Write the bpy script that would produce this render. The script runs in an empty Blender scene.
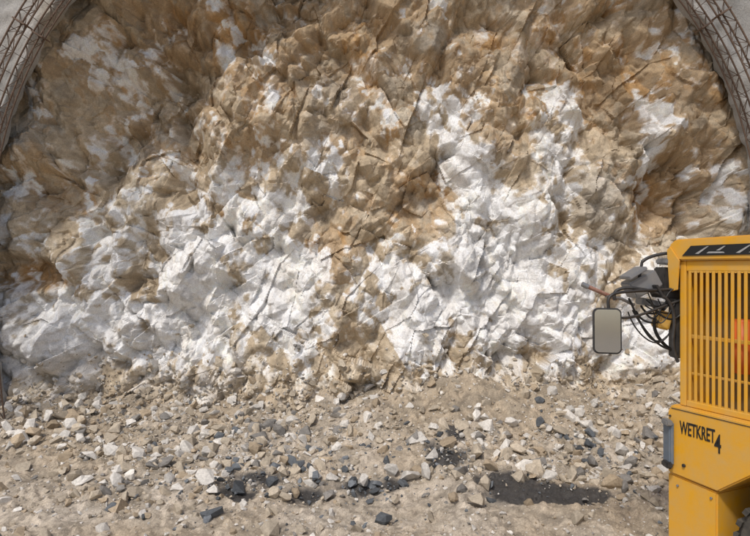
import bpy, bmesh, math, random
import numpy as np
from mathutils import Vector, Matrix
random.seed(4); rng=np.random.default_rng(11)
scene=bpy.context.scene
scene.view_settings.view_transform='Standard'; scene.view_settings.look='None'
scene.view_settings.exposure=0; scene.view_settings.gamma=1
CZ=2.6; F=600.0; FD=9.8
def on_face(px,py,d=FD):      # survey reading -> wall coordinates (x,z)
    return ((px-375)/F*d, CZ-(py-268)/F*d)
def at(px,py,d):
    return Vector(((px-375)/F*d, d, CZ-(py-268)/F*d))

# ------------------------------------------------------------ noise tools
def hsh(ix,iy,s):
    x=(ix.astype(np.int64)*374761393+iy.astype(np.int64)*668265263+s*2147483647*3+s*1274126177)&0xffffffff
    x=((x^(x>>13))*1274126177)&0xffffffff
    x=(x^(x>>16)); x=(x*2246822519)&0xffffffff; x=x^(x>>15)
    return (x&0xffffff)/float(0x1000000)
def vnoise(u,v,s=0):
    iu=np.floor(u);iv=np.floor(v);fu=u-iu;fv=v-iv
    fu=fu*fu*fu*(fu*(fu*6-15)+10); fv=fv*fv*fv*(fv*(fv*6-15)+10)
    a=hsh(iu,iv,s);b=hsh(iu+1,iv,s);c=hsh(iu,iv+1,s);d=hsh(iu+1,iv+1,s)
    return (a*(1-fu)+b*fu)*(1-fv)+(c*(1-fu)+d*fu)*fv
def fbm(u,v,o=4,s=0,g=.5):
    r=0;a=1;t=0
    for k in range(o):
        r=r+a*vnoise(u*2**k+17.3*k,v*2**k-9.1*k,s+k*7);t+=a;a*=g
    return r/t*2-1
def vor(u,v,s):
    iu=np.floor(u);iv=np.floor(v)
    F1=np.full(u.shape,1e9);F2=np.full(u.shape,1e9)
    cx=np.zeros(u.shape);cy=np.zeros(u.shape);du=np.zeros(u.shape);dv=np.zeros(u.shape)
    for i in(-1,0,1):
        for j in(-1,0,1):
            a=iu+i;b=iv+j
            pu=u-(a+hsh(a,b,s));pv=v-(b+hsh(a,b,s+1))
            d=np.sqrt(pu*pu+pv*pv);m=d<F1
            F2=np.where(m,F1,np.minimum(F2,d));F1=np.where(m,d,F1)
            cx=np.where(m,a,cx);cy=np.where(m,b,cy);du=np.where(m,pu,du);dv=np.where(m,pv,dv)
    return F1,F2,hsh(cx,cy,s+2),hsh(cx,cy,s+3)-.5,hsh(cx,cy,s+4)-.5,du,dv
def blocks(u,v,s,tilt=.9,k=1.15,bias=(.25,.35)):
    """interlocking angular blocks: each cell owns a tilted flat-topped block, highest one wins"""
    iu=np.floor(u);iv=np.floor(v);best=np.full(u.shape,-9.);rid=np.zeros(u.shape)
    for i in(-1,0,1):
        for j in(-1,0,1):
            a=iu+i;b=iv+j
            du=u-(a+hsh(a,b,s));dv=v-(b+hsh(a,b,s+1))
            an=(hsh(a,b,s+2)-.5)*1.3;c=np.cos(an);sn=np.sin(an)
            p=du*c+dv*sn;q=-du*sn+dv*c
            w=.03+.26*hsh(a,b,s+3);w2=.03+.30*hsh(a,b,s+4)
            r=hsh(a,b,s+5)*1.35
            # undersides break steeper than upper sides
            k1=k*(.6+.7*hsh(a,b,s+9));k2=k*(.6+.7*hsh(a,b,s+10))*np.where(q<0,1.5,.85)
            h=r+tilt*((hsh(a,b,s+6)-.5+bias[0])*p+(hsh(a,b,s+7)-.5+bias[1])*q)*2*0.8-k1*np.maximum(np.abs(p)-w,0)-k2*np.maximum(np.abs(q)-w2,0)
            m=h>best;best=np.where(m,h,best);rid=np.where(m,hsh(a,b,s+8),rid)
    return best-.8,rid
def sstep(x): x=np.clip(x,0,1); return x*x*(3-2*x)

# ------------------------------------------------------------ materials
def mat(name,col=(.5,.5,.5),rough=.6,metal=0,noise=0,nscale=8,bump=0,bscale=40,dust=None,spec=.5):
    m=bpy.data.materials.new(name);m.use_nodes=True;nt=m.node_tree;N=nt.nodes;L=nt.links
    p=N['Principled BSDF'];p.inputs['Roughness'].default_value=rough;p.inputs['Metallic'].default_value=metal
    p.inputs['Specular IOR Level'].default_value=spec
    p.inputs['Base Color'].default_value=(*col,1)
    tc=N.new('ShaderNodeTexCoord')
    if noise or dust:
        n=N.new('ShaderNodeTexNoise');n.inputs['Scale'].default_value=nscale;n.inputs['Detail'].default_value=7
        n.inputs['Roughness'].default_value=.65
        L.new(tc.outputs['Object'],n.inputs['Vector'])
        r=N.new('ShaderNodeValToRGB');r.color_ramp.elements[0].position=.35;r.color_ramp.elements[1].position=.72
        d=dust or tuple(c*(1-noise) for c in col)
        r.color_ramp.elements[0].color=(*col,1)
        r.color_ramp.elements[1].color=(*[c*(1-noise)+e*noise for c,e in zip(col,d)],1) if dust else (*d,1)
        L.new(n.outputs['Fac'],r.inputs['Fac']);L.new(r.outputs['Color'],p.inputs['Base Color'])
    if bump:
        b=N.new('ShaderNodeBump');b.inputs['Strength'].default_value=bump;b.inputs['Distance'].default_value=.01
        n2=N.new('ShaderNodeTexNoise');n2.inputs['Scale'].default_value=bscale;n2.inputs['Detail'].default_value=4
        L.new(tc.outputs['Object'],n2.inputs['Vector']);L.new(n2.outputs['Fac'],b.inputs['Height'])
        L.new(b.outputs['Normal'],p.inputs['Normal'])
    return m
def attr_mat(name,rough=.95,fine=.35,nscale=45,bump=.6,dist=.02,wet=False):
    m=bpy.data.materials.new(name);m.use_nodes=True;nt=m.node_tree;N=nt.nodes;L=nt.links
    p=N['Principled BSDF'];p.inputs['Roughness'].default_value=rough;p.inputs['Specular IOR Level'].default_value=.2
    a=N.new('ShaderNodeAttribute');a.attribute_name='Col'
    tc=N.new('ShaderNodeTexCoord')
    n=N.new('ShaderNodeTexNoise');n.inputs['Scale'].default_value=nscale;n.inputs['Detail'].default_value=4;n.inputs['Roughness'].default_value=.7
    L.new(tc.outputs['Object'],n.inputs['Vector'])
    mr=N.new('ShaderNodeMapRange');mr.inputs[1].default_value=.3;mr.inputs[2].default_value=.7
    mr.inputs[3].default_value=1-fine;mr.inputs[4].default_value=1+fine*.6
    L.new(n.outputs['Fac'],mr.inputs[0])
    vm=N.new('ShaderNodeVectorMath');vm.operation='SCALE'
    L.new(a.outputs['Color'],vm.inputs[0]);L.new(mr.outputs[0],vm.inputs['Scale'])
    L.new(vm.outputs[0],p.inputs['Base Color'])
    b=N.new('ShaderNodeBump');b.inputs['Strength'].default_value=bump;b.inputs['Distance'].default_value=dist
    L.new(n.outputs['Fac'],b.inputs['Height'])
    L.new(b.outputs['Normal'],p.inputs['Normal'])
    if wet: L.new(a.outputs['Alpha'],p.inputs['Roughness'])
    return m

def np_mesh(name,V,Fc,col=None,material=None,smooth=False,k=4):
    me=bpy.data.meshes.new(name)
    me.vertices.add(len(V));me.vertices.foreach_set('co',V.astype(np.float32).ravel())
    n=len(Fc);me.loops.add(n*k);me.loops.foreach_set('vertex_index',Fc.astype(np.int32).ravel())
    me.polygons.add(n);me.polygons.foreach_set('loop_start',np.arange(0,n*k,k,dtype=np.int32))
    me.polygons.foreach_set('use_smooth',np.full(n,smooth))
    if col is not None:
        at_=me.attributes.new('Col','FLOAT_COLOR','POINT')
        if col.shape[1]==3: col=np.hstack([col,np.ones((len(col),1))])
        at_.data.foreach_set('color',col.astype(np.float32).ravel())
    me.update(calc_edges=True);me.validate()
    o=bpy.data.objects.new(name,me);scene.collection.objects.link(o)
    if material: me.materials.append(material)
    return o
def grid_faces(nr,nc):
    i=np.arange(nr-1)[:,None]*nc+np.arange(nc-1)[None,:]
    i=i.ravel();return np.stack([i,i+1,i+nc+1,i+nc],1)
def mixc(a,b,t): return a*(1-t[...,None])+np.array(b)*t[...,None]

# ------------------------------------------------------------ arch profile
AR=5.3; AZ=3.1
def prof_d(x,z):
    up=np.sqrt(x*x+np.maximum(z-AZ,0)**2)
    low=np.abs(x)+.025*np.maximum(AZ-z,0)**2
    return np.where(z>AZ,up,low)

# ------------------------------------------------------------ rock face
def blob(x,z,px,py,sx,sy,rot=0):
    bx,bz=on_face(px,py);k=FD/F
    c,s=math.cos(math.radians(rot)),math.sin(math.radians(rot))
    dx=(x-bx)/k;dz=-(z-bz)/k
    u=dx*c+dz*s;v=-dx*s+dz*c
    return np.exp(-.5*((u/sx)**2+(v/sy)**2))
ST=.0134
xs=np.arange(-6.5,6.5,ST);zs=np.arange(-.2,8.8,ST)
X,Z=np.meshgrid(xs,zs)
wx=X+.08*fbm(X*1.1,Z*1.1,3,3)+.006*fbm(X*9,Z*9,3,31);wz=Z+.08*fbm(X*1.1,Z*1.1,3,9)+.006*fbm(X*9,Z*9,3,37)
def rotc(a,sx,sz):
    c,s=math.cos(math.radians(a)),math.sin(math.radians(a))
    return (wx*c+wz*s)/sx,(-wx*s+wz*c)/sz
H=.16*fbm(X*.35+3,Z*.3,3,77)+.12*fbm(X*1.0,Z*.55,3,5)
rm=.9+.45*sstep(.5+1.3*fbm(X*.6,Z*.55,3,21))
facet=[]
for (a,sx,sz,am,ti,s) in[(22,1.1,1.8,.24,.5,100),(-20,.60,.98,.33,.6,200),(32,.33,.52,.225,.65,300),(-25,.18,.26,.105,.7,400),(12,.09,.125,.045,.75,500)]:
    u,v=rotc(a,sx,sz)
    h,rid=blocks(u,v,s,ti)
    loc_m=(.35+1.0*sstep(.5+1.7*fbm(X*1.1/sx**.5,Z*1.1/sx**.5,2,s+50))) if sx<.5 else 1
    H+=rm*am*h*loc_m
    facet.append(rid)
for (a,sx,sz,am,ti,s) in[(-28,.42,.8,.035,.12,600)]:
    u,v=rotc(a,sx,sz);f1,f2,r,g1,g2,du,dv=vor(u,v,s)
    H+=rm*(am*(r-.5)+ti*(g1*du+g2*dv)*1.6)
H+=.005*fbm(X*16,Z*16,4,55)
# plucked pockets under the ledges
for (px,py,sx,sy,dp) in[(40,272,28,12,.35),(68,192,30,12,.25),(135,146,12,14,.25),(150,285,12,10,.2),(285,12,22,10,.25),(325,235,16,26,.22),(655,185,12,26,.28),(420,205,20,14,.18),(548,90,18,12,.18),(105,245,9,14,.2),(590,100,16,10,.15),(480,35,24,12,.15),(250,170,14,20,.15)]:
    b_=blob(wx,wz,px,py,sx,sy,10);H-=dp*sstep(b_*2.2-.4+.4*(facet[2]-.5))
H-=H.mean()
d=prof_d(X,Z)
s_=np.clip((d-4.2)/1.3,0,1)
Yb=9.50+.07*(Z-1)-.72*s_**1.8
amp=1-.35*sstep((d-4.9)/.6)
toe=sstep((1.3-Z)/1.2)
Yf=Yb-H*amp*(1-.3*toe)-.22*toe**2
Yf=np.where(d>AR+.45,np.maximum(Yf,8.72),Yf)
C=np.ones(X.shape+(3,))*np.array((.50,.405,.285))
n2=fbm(X*2.6+5,Z*2.2,5,67);n3=fbm(X*9,Z*8,4,71);n4=fbm(X*3.5+Z*1.2,Z*.9,5,73);n5=fbm(X*24,Z*22,3,75)
r1,r2,r3,r4=facet[1],facet[2],facet[3],facet[4]
C=mixc(C,(.62,.545,.43),sstep(.4+1.3*n2+.6*n3+.5*(r3-.5)))
C=mixc(C,(.47,.43,.37),sstep(-.02+1.5*fbm(X*1.1+9,Z*1.3,4,81)+.4*(r2-.5))*.7)
och=.52*sstep((Z-2.6)/2.8)*np.ones_like(X)
for b in[(200,30,90,35,0,.95),(330,45,90,40,0,.85),(230,215,22,22,0,1.0),(325,240,36,52,20,.9),(40,272,38,18,10,1.1),(65,190,50,26,30,.75),(420,200,45,34,-20,.95),
         (610,90,80,50,0,.9),(655,190,24,40,0,1.1),(380,150,44,32,0,.8),(490,60,60,40,0,.7),(340,320,36,30,0,.6),(520,90,50,40,0,.65),(110,120,60,24,35,.65),(700,120,40,80,0,.8),(590,235,20,28,0,.5),(60,130,40,30,0,.5),(185,190,26,26,0,.45),(250,100,40,40,0,.6)]:
    och=np.maximum(och,blob(X,Z,*b[:5])*b[5])
om=sstep((och*1.15+.8*n2+.6*n3+.25*(r1-.5)+.6*(r2-.5)+.45*(r3-.5)-.42)*2.2)
C=mixc(C,(.41,.275,.145),om*.70)
om2=sstep((och+.9*n4+.5*(r2-.5)+.5*(r3-.5)-.82)*3.2)
C=mixc(C,(.47,.265,.095),om2*.6)
dk=sstep((fbm(X*1.9+20,Z*1.6,5,91)+.5*n3+.3*(r2-.5)+.4*(r3-.5)-.34)*3)
C=mixc(C,(.26,.21,.155),dk*.5*(.3+.7*sstep(Z/4)))
wh=np.zeros_like(X)
for b in[(195,270,52,64,10,1.15),(170,330,72,40,0,1.2),(60,335,80,36,8,1.15),(30,240,32,38,0,.65),(115,255,34,52,0,.8),(280,300,42,50,0,1.15),(285,205,30,28,20,.9),(205,395,22,32,0,.9),
         (455,150,18,48,-25,1.05),(480,190,20,48,-25,1.05),(500,265,54,48,-25,1.2),(440,310,60,40,10,1.2),(520,320,50,36,20,1.2),(560,170,17,44,-15,.95),(560,120,14,36,0,.65),(400,280,34,30,0,.9),(585,250,30,58,0,.7),
         (345,100,40,22,30,.5),(130,75,40,24,20,.5),(40,90,26,30,0,.6),(330,180,30,36,-15,.65),(640,150,18,40,-15,.6),(700,200,26,50,0,.5),(590,335,70,30,0,.75),(650,320,70,46,0,.65),(270,60,18,36,-20,.35),(400,60,16,48,15,.35),(660,60,16,36,-10,.3),(100,160,30,40,0,.35)]:
    wh=np.maximum(wh,blob(X,Z,*b[:5])*b[5])
wn=.5*n2+.8*n3+.25*(r1-.5)+.7*(r2-.5)+.7*(r3-.5)+.5*(r4-.5)+.5*n4
wm=sstep((wh*1.3+wn*.85-.52)*2.3)
C=mixc(C,(.80,.79,.775),wm*.93)
wm2=sstep((n4*1.1+.9*n3+.6*(r2-.5)+.8*(r3-.5)+.5*(r4-.5)-.40)*2.6)
C=mixc(C,(.71,.66,.58),wm2*.5)
C=mixc(C,(.53,.45,.345),sstep((1.25-Z+.6*n2+.4*n3)/1.0)*.65)
C*= (1+.15*(r2-.5)+.20*(r3-.5)+.26*(r4-.5)+.16*n3+.20*n5)[...,None]
C=np.clip(C,.02,.82)
Vv=np.stack([X,Yf,Z],-1).reshape(-1,3)
rock_mat=attr_mat('blasted_limestone',fine=.26,nscale=48,bump=.35,dist=.014)
np_mesh('rock_face',Vv,grid_faces(*X.shape),C.reshape(-1,3),rock_mat,smooth=False)
def face_y(x,z):
    i=int(np.clip((z-zs[0])/ST,0,len(zs)-1));j=int(np.clip((x-xs[0])/ST,0,len(xs)-1));return Yf[i,j]

# ------------------------------------------------------------ ground
def gh(x,y):
    near=np.exp(-(np.maximum(np.abs(x)-7,0)/6)**2)
    la=fbm(x*.6,y*0+2,3,13)
    b=(.34+.08*la)*sstep((y-6.3-.5*fbm(x*.5,y*.4,2,15))/3.0)*near
    b+=(.20+.15*la+.20*fbm(x*1.6,y*0+5,3,14))*np.clip((y-8.1+.2*la)/1.2,0,1.3)**1.5*near
    b+=.14*sstep((np.abs(x)-3.6)/1.6)*sstep((y-7.0)/1.4)*near
    b+=(.12*fbm(x*.9,y*.9,4,41)+.05*fbm(x*3.5,y*3.5,4,43))*np.exp(-((np.hypot(x,y-6))/14)**2)
    return b
fx=np.concatenate([-np.geomspace(1500,7.3,40),np.arange(-7.2,7.21,.026),np.geomspace(7.3,1500,40)])
fy=np.concatenate([-np.geomspace(1500,1.5,40),np.arange(-1.4,3,.2),np.arange(3,10.6,.026),np.geomspace(10.65,1500,40)])
GX,GY=np.meshgrid(fx,fy)
nearm=(np.abs(GX)<7.3)&(GY>2.9)&(GY<11)
g1_,g2_,gr,ga,gb,gdu,gdv=vor(GX/.12,GY/.12,700)
h1_,h2_,hr,_,_,_,_=vor(GX/.06,GY/.06,710)
GZ=gh(GX,GY)+nearm*(.035*np.maximum(0,gr-.35)*sstep(1-g1_*1.6)*2+.018*hr*sstep(1-h1_*1.5)+.016*fbm(GX*14,GY*14,3,47))
GC=np.ones(GX.shape+(3,))*np.array((.39,.32,.235))
q=fbm(GX*.9,GY*.9,5,51);q2=fbm(GX*5,GY*5,4,53)
GC=mixc(GC,(.47,.41,.335),sstep(.4+1.2*q));GC=mixc(GC,(.28,.24,.185),sstep(.2+1.3*q2)*.6)
GC*=(1+.45*(gr-.5)+.4*(hr-.5))[...,None]
yscan=np.linspace(4,10.0,700)
def gpt(px,py):
    k=(px-375)/F;zz=gh(k*yscan,yscan);ray=CZ-(py-268)/F*yscan
    i=np.argmax(zz>=ray)
    y=yscan[i] if i>0 else 9.6
    return k*y,y
wl=[]
for (px,py,sx,sy,w) in[(505,482,.32,.20,1.6),(535,490,.44,.22,1.7),(572,497,.36,.17,1.5),(445,455,.24,.40,1.05),(457,438,.17,.30,.9),(425,470,.26,.2,.8),(370,490,.6,.24,.9),(255,482,.55,.26,.85),(310,497,.4,.18,.8),(240,495,.4,.22,.85),(590,450,.3,.25,.55)]:
    wl.append((*gpt(px,py),sx,sy,w))
def wetf(x,y):
    r=np.zeros_like(x)
    for cx_,cy_,sx,sy,w in wl: r=np.maximum(r,w*np.exp(-.5*(((x-cx_)/sx)**2+((y-cy_)/sy)**2)))
    return sstep((r+.45*fbm(x*4,y*4,5,59)-.52)*2.8)
wm=wetf(GX,GY)
GZ-=wm*.02
GC=mixc(GC,(.04,.04,.042),wm*.93)
A=.95-.45*wm
gcol=np.concatenate([GC.reshape(-1,3),A.reshape(-1,1)],1)
np_mesh('ground',np.stack([GX,GY,GZ],-1).reshape(-1,3),grid_faces(*GX.shape),gcol,attr_mat('dusty_gravel_ground',fine=.36,nscale=60,bump=.6,dist=.014,wet=True),smooth=False)

# ------------------------------------------------------------ rubble
tmpl=[]
for k in range(34):
    bm=bmesh.new()
    n=random.choice([9,11,13,16,20])
    for i in range(n):
        v=Vector((random.gauss(0,1),random.gauss(0,1),random.gauss(0,1)));v.normalize()
        m_=max(abs(v.x),abs(v.y),abs(v.z));v=v*(.45+.5/m_*.62)*random.uniform(.82,1.05);bm.verts.new(v)
    bmesh.ops.convex_hull(bm,input=bm.verts)
    bmesh.ops.delete(bm,geom=[v for v in bm.verts if not v.link_faces],context='VERTS')
    bmesh.ops.triangulate(bm,faces=bm.faces)
    bm.verts.index_update()
    tv=np.array([v.co[:] for v in bm.verts]);tf=np.array([[v.index for v in f.verts] for f in bm.faces])
    sc=np.array([1,random.uniform(.55,.95),random.uniform(.4,.85)]);tmpl.append((tv*sc,tf));bm.free()
def rotm():
    q=rng.normal(size=4);q/=np.linalg.norm(q);w,x,y,z=q
    return np.array([[1-2*(y*y+z*z),2*(x*y-z*w),2*(x*z+y*w)],[2*(x*y+z*w),1-2*(x*x+z*z),2*(y*z-x*w)],[2*(x*z-y*w),2*(y*z+x*w),1-2*(x*x+y*y)]])
stones=[]
def pale():
    t=rng.random()
    if t<.42: c=np.array((.49,.42,.325))
    elif t<.76: c=np.array((.66,.625,.57))
    elif t<.92: c=np.array((.42,.335,.235))
    else: c=np.array((.25,.235,.215))
    return c*rng.uniform(.75,1.12)
def dark(): return np.array((.12,.13,.14))*rng.uniform(.6,1.7)
NSt=58000
xr=rng.uniform(-6.3,6.3,NSt);yr=rng.triangular(4.2,8.5,9.8,NSt)
dn=fbm(xr*.7,yr*.9,3,88);ws=wetf(xr,yr)
for x,y,dd,wv in zip(xr,yr,dn,ws):
    s=min(.0080*(1/(rng.random()+.007))**.68,.18)
    if y<6.4 and s>.04 and x>-.4 and rng.random()<.8: continue
    if wv>.5 and rng.random()<.85: continue
    if rng.random()>max(.2,.8+1.5*dd)*(1 if x<1 else .85): continue
    if y>8.7: s=min(s*1.3,.14)
    stones.append((x,y,s,pale()))
for (px,py,sx,sy,n) in[(300,470,75,26,210),(240,437,25,12,40),(350,455,45,15,80),(590,452,32,14,80),(545,402,14,7,10),(385,520,18,8,10),(210,520,20,10,16),(390,492,35,8,50),(640,470,20,20,12),(520,385,50,10,10),(540,490,40,9,20),(445,455,14,16,80),(250,485,50,12,90)]:
    for i in range(n):
        a=px+rng.normal()*sx;b=py+rng.normal()*sy
        if b<395 or a>665: continue
        x,y=gpt(a,b);stones.append((x,y,min(.014/(rng.random()+.04)**.75,.15),dark()))
big=[(212,518,.17,1),(383,524,.14,1),(240,492,.17,1),(272,487,.13,1),(541,402,.12,1),(590,437,.12,1),(600,455,.11,1),(300,468,.13,1),(236,433,.11,1),(275,470,.11,1),(345,472,.1,1),(580,452,.12,1),
 (440,392,.12,0),(478,410,.11,0),(455,410,.12,0),(485,487,.15,0),(328,500,.14,0),(325,463,.14,0),(75,480,.16,0),(220,445,.14,0),(262,452,.12,0),(345,425,.12,0),(300,410,.11,0),(60,435,.14,0),(150,440,.13,0),(120,455,.15,0),(35,445,.14,0),(630,445,.14,0),(580,474,.16,0),(560,450,.12,0),(620,500,.10,0),(600,425,.10,0),(25,470,.15,0),(180,470,.14,0),(650,430,.12,0),(530,440,.08,0),(395,415,.08,0),(90,415,.17,0),(20,440,.22,0),(130,425,.13,0),(560,405,.1,0),(250,405,.1,0),(165,495,.13,0),(95,500,.12,0),(130,480,.12,0),(310,485,.13,0),(365,400,.1,0),(320,400,.12,0),(410,400,.1,0)]
for(px,py,s,dk_) in big:
    x,y=gpt(px,py);stones.append((x,y,s,dark()*.9 if dk_ else pale()*1.12))
P=np.array([(s[0],s[1]) for s in stones]);gz=gh(P[:,0],P[:,1])
stones=[(x,y,z,s,c) for (x,y,s,c),z in zip(stones,gz)]
for i in range(4200):
    x=rng.uniform(-5.4,5.6);z=.25+abs(rng.normal())*.42
    y=face_y(x,z);s=min(.017/(rng.random()+.03)**.6,.14)
    if gh(np.array(x),np.array(y))<z+.9: stones.append((x,y-s*.2,z,s,pale()))
VV=[];FF=[];CC=[];off=0
for (x,y,z,s,c) in stones:
    tv,tf=tmpl[rng.integers(0,len(tmpl))]
    R=rotm()
    v=(tv@R.T)*s*np.array([1,1,.85])+np.array((x,y,z+s*rng.uniform(.1,.45)))
    VV.append(v);FF.append(tf+off);off+=len(tv)
    CC.append(np.ones((len(tv),3))*c*(rng.uniform(.9,1.1,(len(tv),1))))
np_mesh('rubble',np.vstack(VV),np.vstack(FF),np.vstack(CC),attr_mat('broken_stone',fine=.28,nscale=35,bump=.4,dist=.015),k=3)

# ------------------------------------------------------------ portal wall (shotcrete)
NT=420;NS=90
def prof(R,n=NT,zb=-.3):
    out=[];hl=AZ-zb;La=math.pi*R;T=2*hl+La
    for t in np.linspace(0,T,n):
        if t<hl: z=zb+t;out.append((-(R-.025*(AZ-z)**2),z))
        elif t<hl+La:
            a=math.pi-(t-hl)/R;out.append((R*math.cos(a),AZ+R*math.sin(a)))
        else:
            z=AZ-(t-hl-La);out.append((R-.025*(AZ-z)**2,z))
    return np.array(out)
pin=prof(AR+.26)
dirn=pin-np.array([0,AZ]);dirn[:,1]=np.maximum(dirn[:,1],0);dirn/=np.linalg.norm(dirn,axis=1)[:,None]
ss=np.concatenate([[0,0],np.geomspace(.03,30,NS)])
yy=np.concatenate([[8.8,8.58],np.full(NS,8.52)])
PX=pin[:,0][None,:]+dirn[:,0][None,:]*ss[:,None];PZ=pin[:,1][None,:]+dirn[:,1][None,:]*ss[:,None]
edge=.10*fbm(PX*2.2,PZ*2.2,4,140)*np.exp(-ss/.3)[:,None]
PX=PX+dirn[:,0][None,:]*edge;PZ=PZ+dirn[:,1][None,:]*edge
nn=fbm(PX*1.5,PZ*1.5,4,121)*.12+fbm(PX*9,PZ*9,4,123)*.035
PY=yy[:,None]+nn+np.maximum(0,PZ-10)*.5
PC=np.ones(PX.shape+(3,))*np.array((.34,.33,.31))
PC=mixc(PC,(.46,.44,.41),sstep(.4+fbm(PX*1.2,PZ*1.2,5,127)))
PC=mixc(PC,(.34,.28,.20),sstep((fbm(PX*.8+4,PZ*.5,4,129)-.15)*2.5)*.6)
np_mesh('shotcrete_portal_wall',np.stack([PX,PY,PZ],-1).reshape(-1,3),grid_faces(*PX.shape),PC.reshape(-1,3),attr_mat('sprayed_concrete',fine=.25,nscale=50,bump=.8,dist=.02),smooth=True)

# ------------------------------------------------------------ lattice girders
rust=mat('rusty_rebar',(.12,.072,.048),.8,0.2,noise=.5,nscale=30,dust=(.26,.20,.15))
def curve(name,polys,r,m,parent=None,res=1,cyc=False):
    cu=bpy.data.curves.new(name,'CURVE');cu.dimensions='3D';cu.bevel_depth=r;cu.bevel_resolution=res;cu.use_fill_caps=True
    for p in polys:
        s=cu.splines.new('POLY');s.points.add(len(p)-1)
        for i,c in enumerate(p): s.points[i].co=(*c,1)
        s.use_cyclic_u=cyc
    o=bpy.data.objects.new(name,cu);scene.collection.objects.link(o);cu.materials.append(m)
    if parent:o.parent=parent
    return o
def empty(name,loc=(0,0,0),rz=0):
    o=bpy.data.objects.new(name,None);o.location=loc;o.rotation_euler=(0,0,rz);scene.collection.objects.link(o);return o
for gi,(gy,R) in enumerate([(8.25,AR-.04),(7.85,AR-.02)]):
    E=empty('lattice_girder_arch' if gi==0 else 'lattice_girder_arch.001')
    a=prof(R-.0,160);b=prof(R+.13,160)
    f=lambda p,y:[(q[0],y,q[1]) for q in p]
    curve('chords',[f(a,gy),f(b,gy-.08),f(b,gy+.08)],.012,rust,E)
    n=150
    ia=prof(R-.0,n);ib=prof(R+.13,n)
    z1=[];z2=[];z3=[]
    for i in range(n):
        z1.append((ia[i][0],gy,ia[i][1]) if i%2 else (ib[i][0],gy-.08,ib[i][1]))
        z2.append((ia[i][0],gy,ia[i][1]) if i%2 else (ib[i][0],gy+.08,ib[i][1]))
        z3.append((ib[i][0],gy+(.08 if i%2 else -.08),ib[i][1]))
    curve('bracing',[z1,z2,z3],.006,rust,E)
    for t in (.27,.5,.73):
        i=int(t*159);c=(a[i]+b[i])/2;tx=(a[min(i+1,159)]-a[i-1]);an=math.atan2(tx[1],tx[0])
        me=bpy.data.meshes.new('plate');bm=bmesh.new();bmesh.ops.create_cube(bm,size=1)
        bmesh.ops.scale(bm,vec=(.02,.20,.18),verts=bm.verts);bm.to_mesh(me);bm.free()
        o=bpy.data.objects.new('coupling_plate',me);o.location=(c[0],gy,c[1]);o.rotation_euler=(0,-an,0);o.parent=E;me.materials.append(rust);scene.collection.objects.link(o)
rods=[];p0=prof(AR+.12,90)
for i in range(0,90):
    rods.append([(p0[i][0],7.75+.1*random.random(),p0[i][1]),(p0[i][0]*1.002,8.45,p0[i][1])])
arcs=[[(q[0],y,q[1]) for q in prof(AR+.125,160)] for y in (8.06,)]
curve('wire_mesh',rods+arcs,.004,rust)

# ------------------------------------------------------------ spraying machine
ang=math.atan2(-.907,.42)
M=empty('concrete_spraying_machine',(2.54,5.0,0),ang)
Minv=Matrix.Rotation(-ang,4,'Z')@Matrix.Translation((-2.54,-5.0,0))
def loc(px,py,dd): v=Minv@at(px,py,dd); return v
yel=mat('yellow_paint',(.74,.365,.016),.45,0,noise=.55,nscale=6,dust=(.52,.37,.17),bump=.08,bscale=60)
yel2=mat('yellow_paint_dusty',(.70,.38,.03),.6,0,noise=.6,nscale=9,dust=(.50,.40,.25))
blk=mat('black_plastic',(.02,.02,.021),.5,0,noise=.5,nscale=20,dust=(.09,.08,.07))
inner=mat('dark_interior',(.20,.13,.05),.8,noise=.5,nscale=4,dust=(.38,.27,.12))
grey=mat('grey_metal',(.24,.25,.265),.4,.4,noise=.4,nscale=14,dust=(.35,.33,.30))
org=mat('orange_tank',(.85,.16,.03),.45,0,noise=.2,nscale=6,dust=(.6,.3,.12))
white=mat('white_decal',(.45,.45,.44),.5,noise=.6,nscale=25,dust=(.15,.14,.13))
txt=mat('black_lettering',(.015,.015,.015),.5)
glass=mat('mirror_glass',(.50,.51,.52),.10,.95,noise=.35,nscale=7,dust=(.6,.58,.55))
rub=mat('tyre_rubber',(.025,.024,.023),.85,0,noise=.7,nscale=10,dust=(.16,.14,.11),bump=.3)
hose=mat('rubber_hose',(.012,.012,.012),.45)
redp=mat('faded_red_paint',(.30,.12,.08),.6,0,noise=.6,nscale=20,dust=(.45,.35,.28))
blue=mat('blue_grey_paint',(.12,.16,.21),.5,noise=.4,nscale=10,dust=(.3,.28,.25))
def addo(name,me,m):
    me.materials.append(m);o=bpy.data.objects.new(name,me);scene.collection.objects.link(o);o.parent=M;return o
def box(name,x0,x1,y0,y1,z0,z1,m,bev=.008,seg=2):
    me=bpy.data.meshes.new(name);bm=bmesh.new();bmesh.ops.create_cube(bm,size=1)
    bmesh.ops.scale(bm,vec=(x1-x0,y1-y0,z1-z0),verts=bm.verts)
    bmesh.ops.translate(bm,vec=((x0+x1)/2,(y0+y1)/2,(z0+z1)/2),verts=bm.verts)
    if bev: bmesh.ops.bevel(bm,geom=bm.edges[:],offset=bev,segments=seg,affect='EDGES',profile=.6)
    bm.to_mesh(me);bm.free();return addo(name,me,m)
def prism(name,pts,y0,y1,m,bev=.006):
    me=bpy.data.meshes.new(name);bm=bmesh.new()
    vs=[bm.verts.new((p[0],y0,p[1])) for p in pts];f=bm.faces.new(vs)
    r=bmesh.ops.extrude_face_region(bm,geom=[f]);bmesh.ops.translate(bm,vec=(0,y1-y0,0),verts=[v for v in r['geom'] if isinstance(v,bmesh.types.BMVert)])
    bmesh.ops.recalc_face_normals(bm,faces=bm.faces)
    if bev: bmesh.ops.bevel(bm,geom=bm.edges[:],offset=bev,segments=2,affect='EDGES')
    bm.to_mesh(me);bm.free();return addo(name,me,m)
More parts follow.
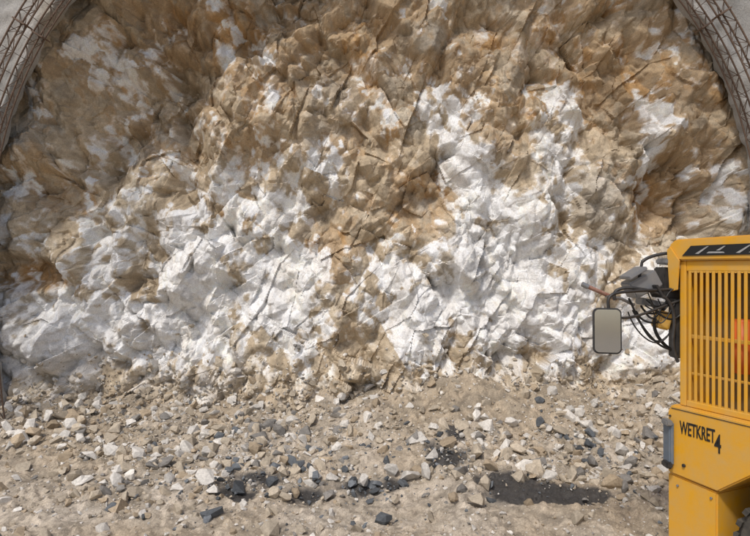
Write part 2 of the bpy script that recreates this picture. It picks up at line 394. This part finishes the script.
def cyl(name,p0,p1,r,m,seg=24,r2=None,bev=0):
    p0=Vector(p0);p1=Vector(p1);me=bpy.data.meshes.new(name);bm=bmesh.new()
    bmesh.ops.create_cone(bm,cap_ends=True,segments=seg,radius1=r,radius2=r if r2 is None else r2,depth=(p1-p0).length)
    if bev: bmesh.ops.bevel(bm,geom=[e for e in bm.edges if len([f for f in e.link_faces if len(f.verts)>4])],offset=bev,segments=3,affect='EDGES')
    bm.transform(Matrix.Translation((p0+p1)/2)@(p1-p0).to_track_quat('Z','Y').to_matrix().to_4x4())
    for f in bm.faces: f.smooth=len(f.verts)==4
    bm.to_mesh(me);bm.free();return addo(name,me,m)
LX=2.3;W=1.9
box('cover_core',.05,LX-.05,.26,W-.1,1.44,2.62,inner,0)
box('corner_post',0,.055,0,.10,1.46,2.66,yel)
box('end_panel',0,.04,.102,W-.05,1.46,2.66,yel)
box('rear_end_panel',LX-.06,LX,0,W,1.46,2.66,yel)
box('grille_top_rail',.057,LX-.062,.004,.07,2.575,2.66,yel)
box('grille_bottom_rail',.057,LX-.062,.004,.07,1.46,1.51,yel)
box('far_side_panel',.06,LX-.062,W-.09,W,1.46,2.66,yel)
x=.073;i=0
while x<LX-.1:
    box('grille_slat_%d'%i,x,x+.026,.006,.017,1.49,2.60,yel,.004,2)
    cyl('slat_cap_%d'%i,(x+.039,.0075,2.575),(x+.039,.0165,2.575),.014,yel,12)
    x+=.052;i+=1
box('grille_mid_bar',.06,LX-.07,.045,.06,2.02,2.05,yel2,.003,1)
box('grille_low_bar',.06,LX-.07,.045,.06,1.72,1.74,yel2,.003,1)
cyl('tank',(.44,.16,1.78),(.44,.16,2.20),.085,org,bev=.02)
prism('roof_lid',[(-.06,2.662),(-.085,2.79),(-.02,2.838),(LX,2.87),(LX,2.662)],-.03,W+.03,yel,.012)
prism('roof_side_flange',[(-.065,2.40),(-.09,2.75),(-.06,2.78),(.03,2.66),(.012,2.42)],-.045,-.032,yel,.003)
prism('decal_strip',[(.05,2.70),(.13,2.78),(LX-.2,2.79),(LX-.2,2.70)],-.037,-.031,txt,0)
for k in range(8):
    x0=.17+k*.34
    prism('decal_slash_%d'%k,[(x0,2.715),(x0+.03,2.713),(x0+.12,2.772),(x0+.105,2.772)],-.0405,-.0375,white,0)
    prism('decal_wing_%d'%k,[(x0+.10,2.716),(x0+.25,2.716),(x0+.24,2.726),(x0+.12,2.730)],-.0405,-.0375,white,0)
    prism('decal_fin_%d'%k,[(x0+.18,2.736),(x0+.21,2.736),(x0+.26,2.770),(x0+.245,2.770)],-.0405,-.0375,white,0)
prism('side_panel',[(-.09,.88),(-.09,1.40),(-.05,1.457),(LX,1.457),(LX,.97),(1.5,.97),(1.32,1.06),(.62,1.06),(.36,.86)],-.035,W+.035,yel,.012)
box('panel_seam',-.05,LX-.1,-.040,-.036,1.425,1.430,blk,0)
def text(s,x,z,size,sx=1):
    cu=bpy.data.curves.new('lettering','FONT');cu.body=s;cu.size=size;cu.extrude=.0015;cu.offset=.0022
    o=bpy.data.objects.new('lettering',cu);scene.collection.objects.link(o);cu.materials.append(txt)
    o.location=(x,-.038,z);o.rotation_euler=(math.radians(90),0,0);o.scale=(sx,1,1);o.parent=M
text('WETKRET',.03,1.235,.15,.46);text('4',.335,1.165,.21,.55)
prism('lower_box',[(-.10,.32),(-.10,.872),(.345,.845),(.345,.32)],-.02,.45,yel,.012)
prism('lower_box_far',[(-.10,.32),(-.10,.872),(.345,.845),(.345,.32)],W-.45,W+.02,yel,.012)
box('chassis',.0,4.6,.46,W-.46,.38,.86,blk,.01)
for zz in(1.36,.92): cyl('bolt',(-.06,-.037,zz),(-.06,-.047,zz),.009,blk,8)
for bx_ in(0.0,.30): cyl('bolt_low',(bx_,-.022,.79),(bx_,-.032,.79),.010,grey,8)
cyl('latch',(.07,-.037,.98),(.07,-.05,.98),.014,blk,16)
def wheel(cx,y0,y1,r):
    cyl('wheel',(cx,y0,r+.02),(cx,y1,r+.02),r,rub,40,bev=.05)
    cyl('rim',(cx,y0-.004,r+.02),(cx,y0+.02,r+.02),r*.55,yel2,28);cyl('hub',(cx,y0-.05,r+.02),(cx,y0,r+.02),r*.2,blk,16)
    me=bpy.data.meshes.new('tread');bm=bmesh.new()
    for k in range(26):
        a=k/26*2*math.pi
        for sgn in(0,1):
            g=bmesh.ops.create_cube(bm,size=1)['verts']
            Mx=Matrix.Translation((cx,0,r+.02))@Matrix.Rotation(a+sgn*.12,4,'Y')@Matrix.Translation((0,y0+(y1-y0)*(.27+.46*sgn),r))@Matrix.Diagonal((.05,(y1-y0)*.4,.04,1))
            bmesh.ops.transform(bm,matrix=Mx,verts=g)
    bm.to_mesh(me);bm.free();addo('tread',me,rub)
for cx in(.93,3.7):
    wheel(cx,.0,.36,.47);wheel(cx,W,W-.36,.47)
box('deck',LX+.01,4.7,.0,W,.98,1.10,yel,.01)
prism('hopper',[(3.6,1.11),(4.5,1.11),(4.75,1.75),(3.35,1.75)],.3,W-.3,yel2,.01)
box('hopper_rim',3.3,4.8,.26,W-.26,1.752,1.80,blk,.01)
cyl('pump_pipe',(2.4,.8,1.3),(3.5,.8,1.3),.09,grey)
cyl('boom_pedestal',(-.18,1.2,.7),(-.18,1.2,2.0),.15,yel2,28)
box('front_deck',-.4,-.102,.95,W-.1,.55,.86,yel2,.01)
def rrect(w,h,r,n=6):
    out=[]
    for cx,cz,a0 in((w/2-r,h/2-r,0),(-w/2+r,h/2-r,90),(-w/2+r,-h/2+r,180),(w/2-r,-h/2+r,270)):
        for k in range(n+1):
            a=math.radians(a0+90*k/n);out.append((cx+r*math.cos(a),cz+r*math.sin(a)))
    return out
mc=at(607.5,331,4.85)
def plate(name,w,h,r,y0,y1,m,bev,c,rot):
    me=bpy.data.meshes.new(name);bm=bmesh.new()
    vs=[bm.verts.new((p[0],y0,p[1])) for p in rrect(w,h,r)];f=bm.faces.new(vs)
    g=bmesh.ops.extrude_face_region(bm,geom=[f]);bmesh.ops.translate(bm,vec=(0,y1-y0,0),verts=[v for v in g['geom'] if isinstance(v,bmesh.types.BMVert)])
    bmesh.ops.recalc_face_normals(bm,faces=bm.faces)
    if bev: bmesh.ops.bevel(bm,geom=[e for e in bm.edges if abs(e.verts[0].co.y-e.verts[1].co.y)<1e-6],offset=bev,segments=3,affect='EDGES')
    bm.transform(Minv@Matrix.Translation(c)@rot);bm.to_mesh(me);bm.free();addo(name,me,m)
rt=Matrix.Rotation(math.radians(-14),4,'Z')@Matrix.Rotation(math.radians(-3),4,'X')
plate('mirror_housing',.222,.372,.045,0,.06,blk,.02,mc,rt)
plate('mirror_glass',.196,.345,.035,-.004,-.0005,glass,0,mc,rt)
def tube(name,pts,r,m,res=3,smooth=True):
    cu=bpy.data.curves.new(name,'CURVE');cu.dimensions='3D';cu.bevel_depth=r;cu.bevel_resolution=res;cu.use_fill_caps=True
    s=cu.splines.new('NURBS' if smooth else 'POLY');s.points.add(len(pts)-1)
    for i,c in enumerate(pts): s.points[i].co=(*c,1)
    if smooth: s.use_endpoint_u=True;s.order_u=4;cu.resolution_u=8
    o=bpy.data.objects.new(name,cu);scene.collection.objects.link(o);cu.materials.append(m);o.parent=M;return o
Q=lambda a,b,d=5.0:tuple(loc(a,b,d))
tube('mirror_arm',[Q(609,310,4.9),Q(607,300,4.9),Q(610,294,4.9),Q(622,291,4.92),Q(682,289,5.05)],.013,blk)
tube('mirror_arm_low',[Q(622,318,4.9),Q(640,318,4.95),Q(655,308,5.0),Q(682,300,5.05)],.011,blk)
tube('rail_top',[Q(642,262,5.1),Q(648,256,5.1),Q(660,253,5.1),Q(684,252,5.1)],.014,blk)
tube('rail_post',[Q(642,262,5.1),Q(640,275,5.1),Q(636,292,5.08)],.012,blk)
tube('guard_loop',[Q(615,300),Q(612,292),Q(622,286),Q(650,290),Q(672,298),Q(676,330),Q(670,345),Q(678,362)],.014,blk)
def wbox(name,c,w,dp,h,m,rx=0,ry=0,rz=0,bev=.01):
    me=bpy.data.meshes.new(name);bm=bmesh.new();bmesh.ops.create_cube(bm,size=1);bmesh.ops.scale(bm,vec=(w,dp,h),verts=bm.verts)
    bmesh.ops.bevel(bm,geom=bm.edges[:],offset=bev,segments=2,affect='EDGES')
    bm.transform(Minv@Matrix.Translation(c)@Matrix.Rotation(rz,4,'Z')@Matrix.Rotation(ry,4,'Y')@Matrix.Rotation(rx,4,'X'))
    bm.to_mesh(me);bm.free();addo(name,me,m)
wbox('work_lamp_body',at(641,284,5.15),.25,.2,.15,grey,ry=math.radians(-28))
wbox('work_lamp_hood',at(633,273,5.1),.17,.22,.03,grey,ry=math.radians(-32),bev=.006)
wbox('work_lamp_rim',at(655,291,5.07),.02,.2,.12,blk,ry=math.radians(-28),bev=.004)
wbox('manifold',at(650,303,5.2),.20,.15,.06,grey,ry=math.radians(12))
wbox('control_box',at(668,283,5.2),.18,.2,.26,blk,ry=.1)
wbox('control_lid',at(670,262,5.15),.16,.2,.05,grey,ry=.1)
wbox('valve_block',at(662,320,5.15),.10,.15,.15,yel2,ry=.3)
wbox('bracket_plate',at(675,328,5.1),.06,.12,.5,blk)
wbox('side_fitting',at(668.5,442,5.05),.04,.12,.36,blue)
wbox('side_fitting_cap',at(667,422,5.02),.055,.1,.05,grey)
wbox('side_fitting_foot',at(667,464,5.02),.055,.1,.05,blk)
for k in range(14):
    a0=random.uniform(628,660);b0=random.uniform(290,312);a1=random.uniform(666,684);b1=random.uniform(285,345);sag=random.uniform(4,24)
    dd=5.1+random.uniform(-.1,.1)
    tube('hose_%d'%k,[Q(a0,b0,dd),Q(a0+4,b0+sag*.6,dd),Q((a0+a1)/2,max(b0,b1)+sag*.6,dd-.03),Q(a1-6,b1+sag*.5,dd),Q(a1,b1,dd)],random.choice([.005,.006,.009]),hose)
tube('long_hose',[Q(655,318,5.1),Q(650,335,5.1),Q(668,352,5.1),Q(690,360,5.15)],.014,hose)
tube('lever',[Q(584,285,5.0),Q(598,291,5.02),Q(616,299,5.1)],.017,redp,smooth=False)
tube('lever_cap',[Q(582,284,5.0),Q(588,287,5.0)],.022,grey,smooth=False)
tube('lever_tip',[Q(606,296,5.05),Q(622,299,5.1),Q(634,305,5.12)],.014,grey,smooth=False)

# ------------------------------------------------------------ light
w=bpy.data.worlds.new('World');scene.world=w;w.use_nodes=True;nt=w.node_tree
sky=nt.nodes.new('ShaderNodeTexSky');sky.sky_type='NISHITA';sky.sun_disc=False
el=math.radians(53);azi=math.radians(208)
sky.sun_elevation=el;sky.sun_rotation=azi;sky.air_density=1.0;sky.dust_density=3
nt.links.new(sky.outputs[0],nt.nodes['Background'].inputs['Color']);nt.nodes['Background'].inputs['Strength'].default_value=.13
sd=bpy.data.lights.new('sun','SUN');sd.energy=2.1;sd.angle=math.radians(7);sd.color=(1,.955,.89)
so=bpy.data.objects.new('sun',sd);scene.collection.objects.link(so)
dv_=Vector((math.sin(azi)*math.cos(el),math.cos(azi)*math.cos(el),math.sin(el)))
so.rotation_euler=dv_.to_track_quat('Z','Y').to_euler()
cam=bpy.data.cameras.new('camera');co=bpy.data.objects.new('camera',cam);scene.collection.objects.link(co)
co.location=(0,0,CZ);co.rotation_euler=(math.radians(90),0,0);cam.sensor_width=36;cam.lens=28.8;cam.clip_start=.05;cam.clip_end=5000
scene.camera=co
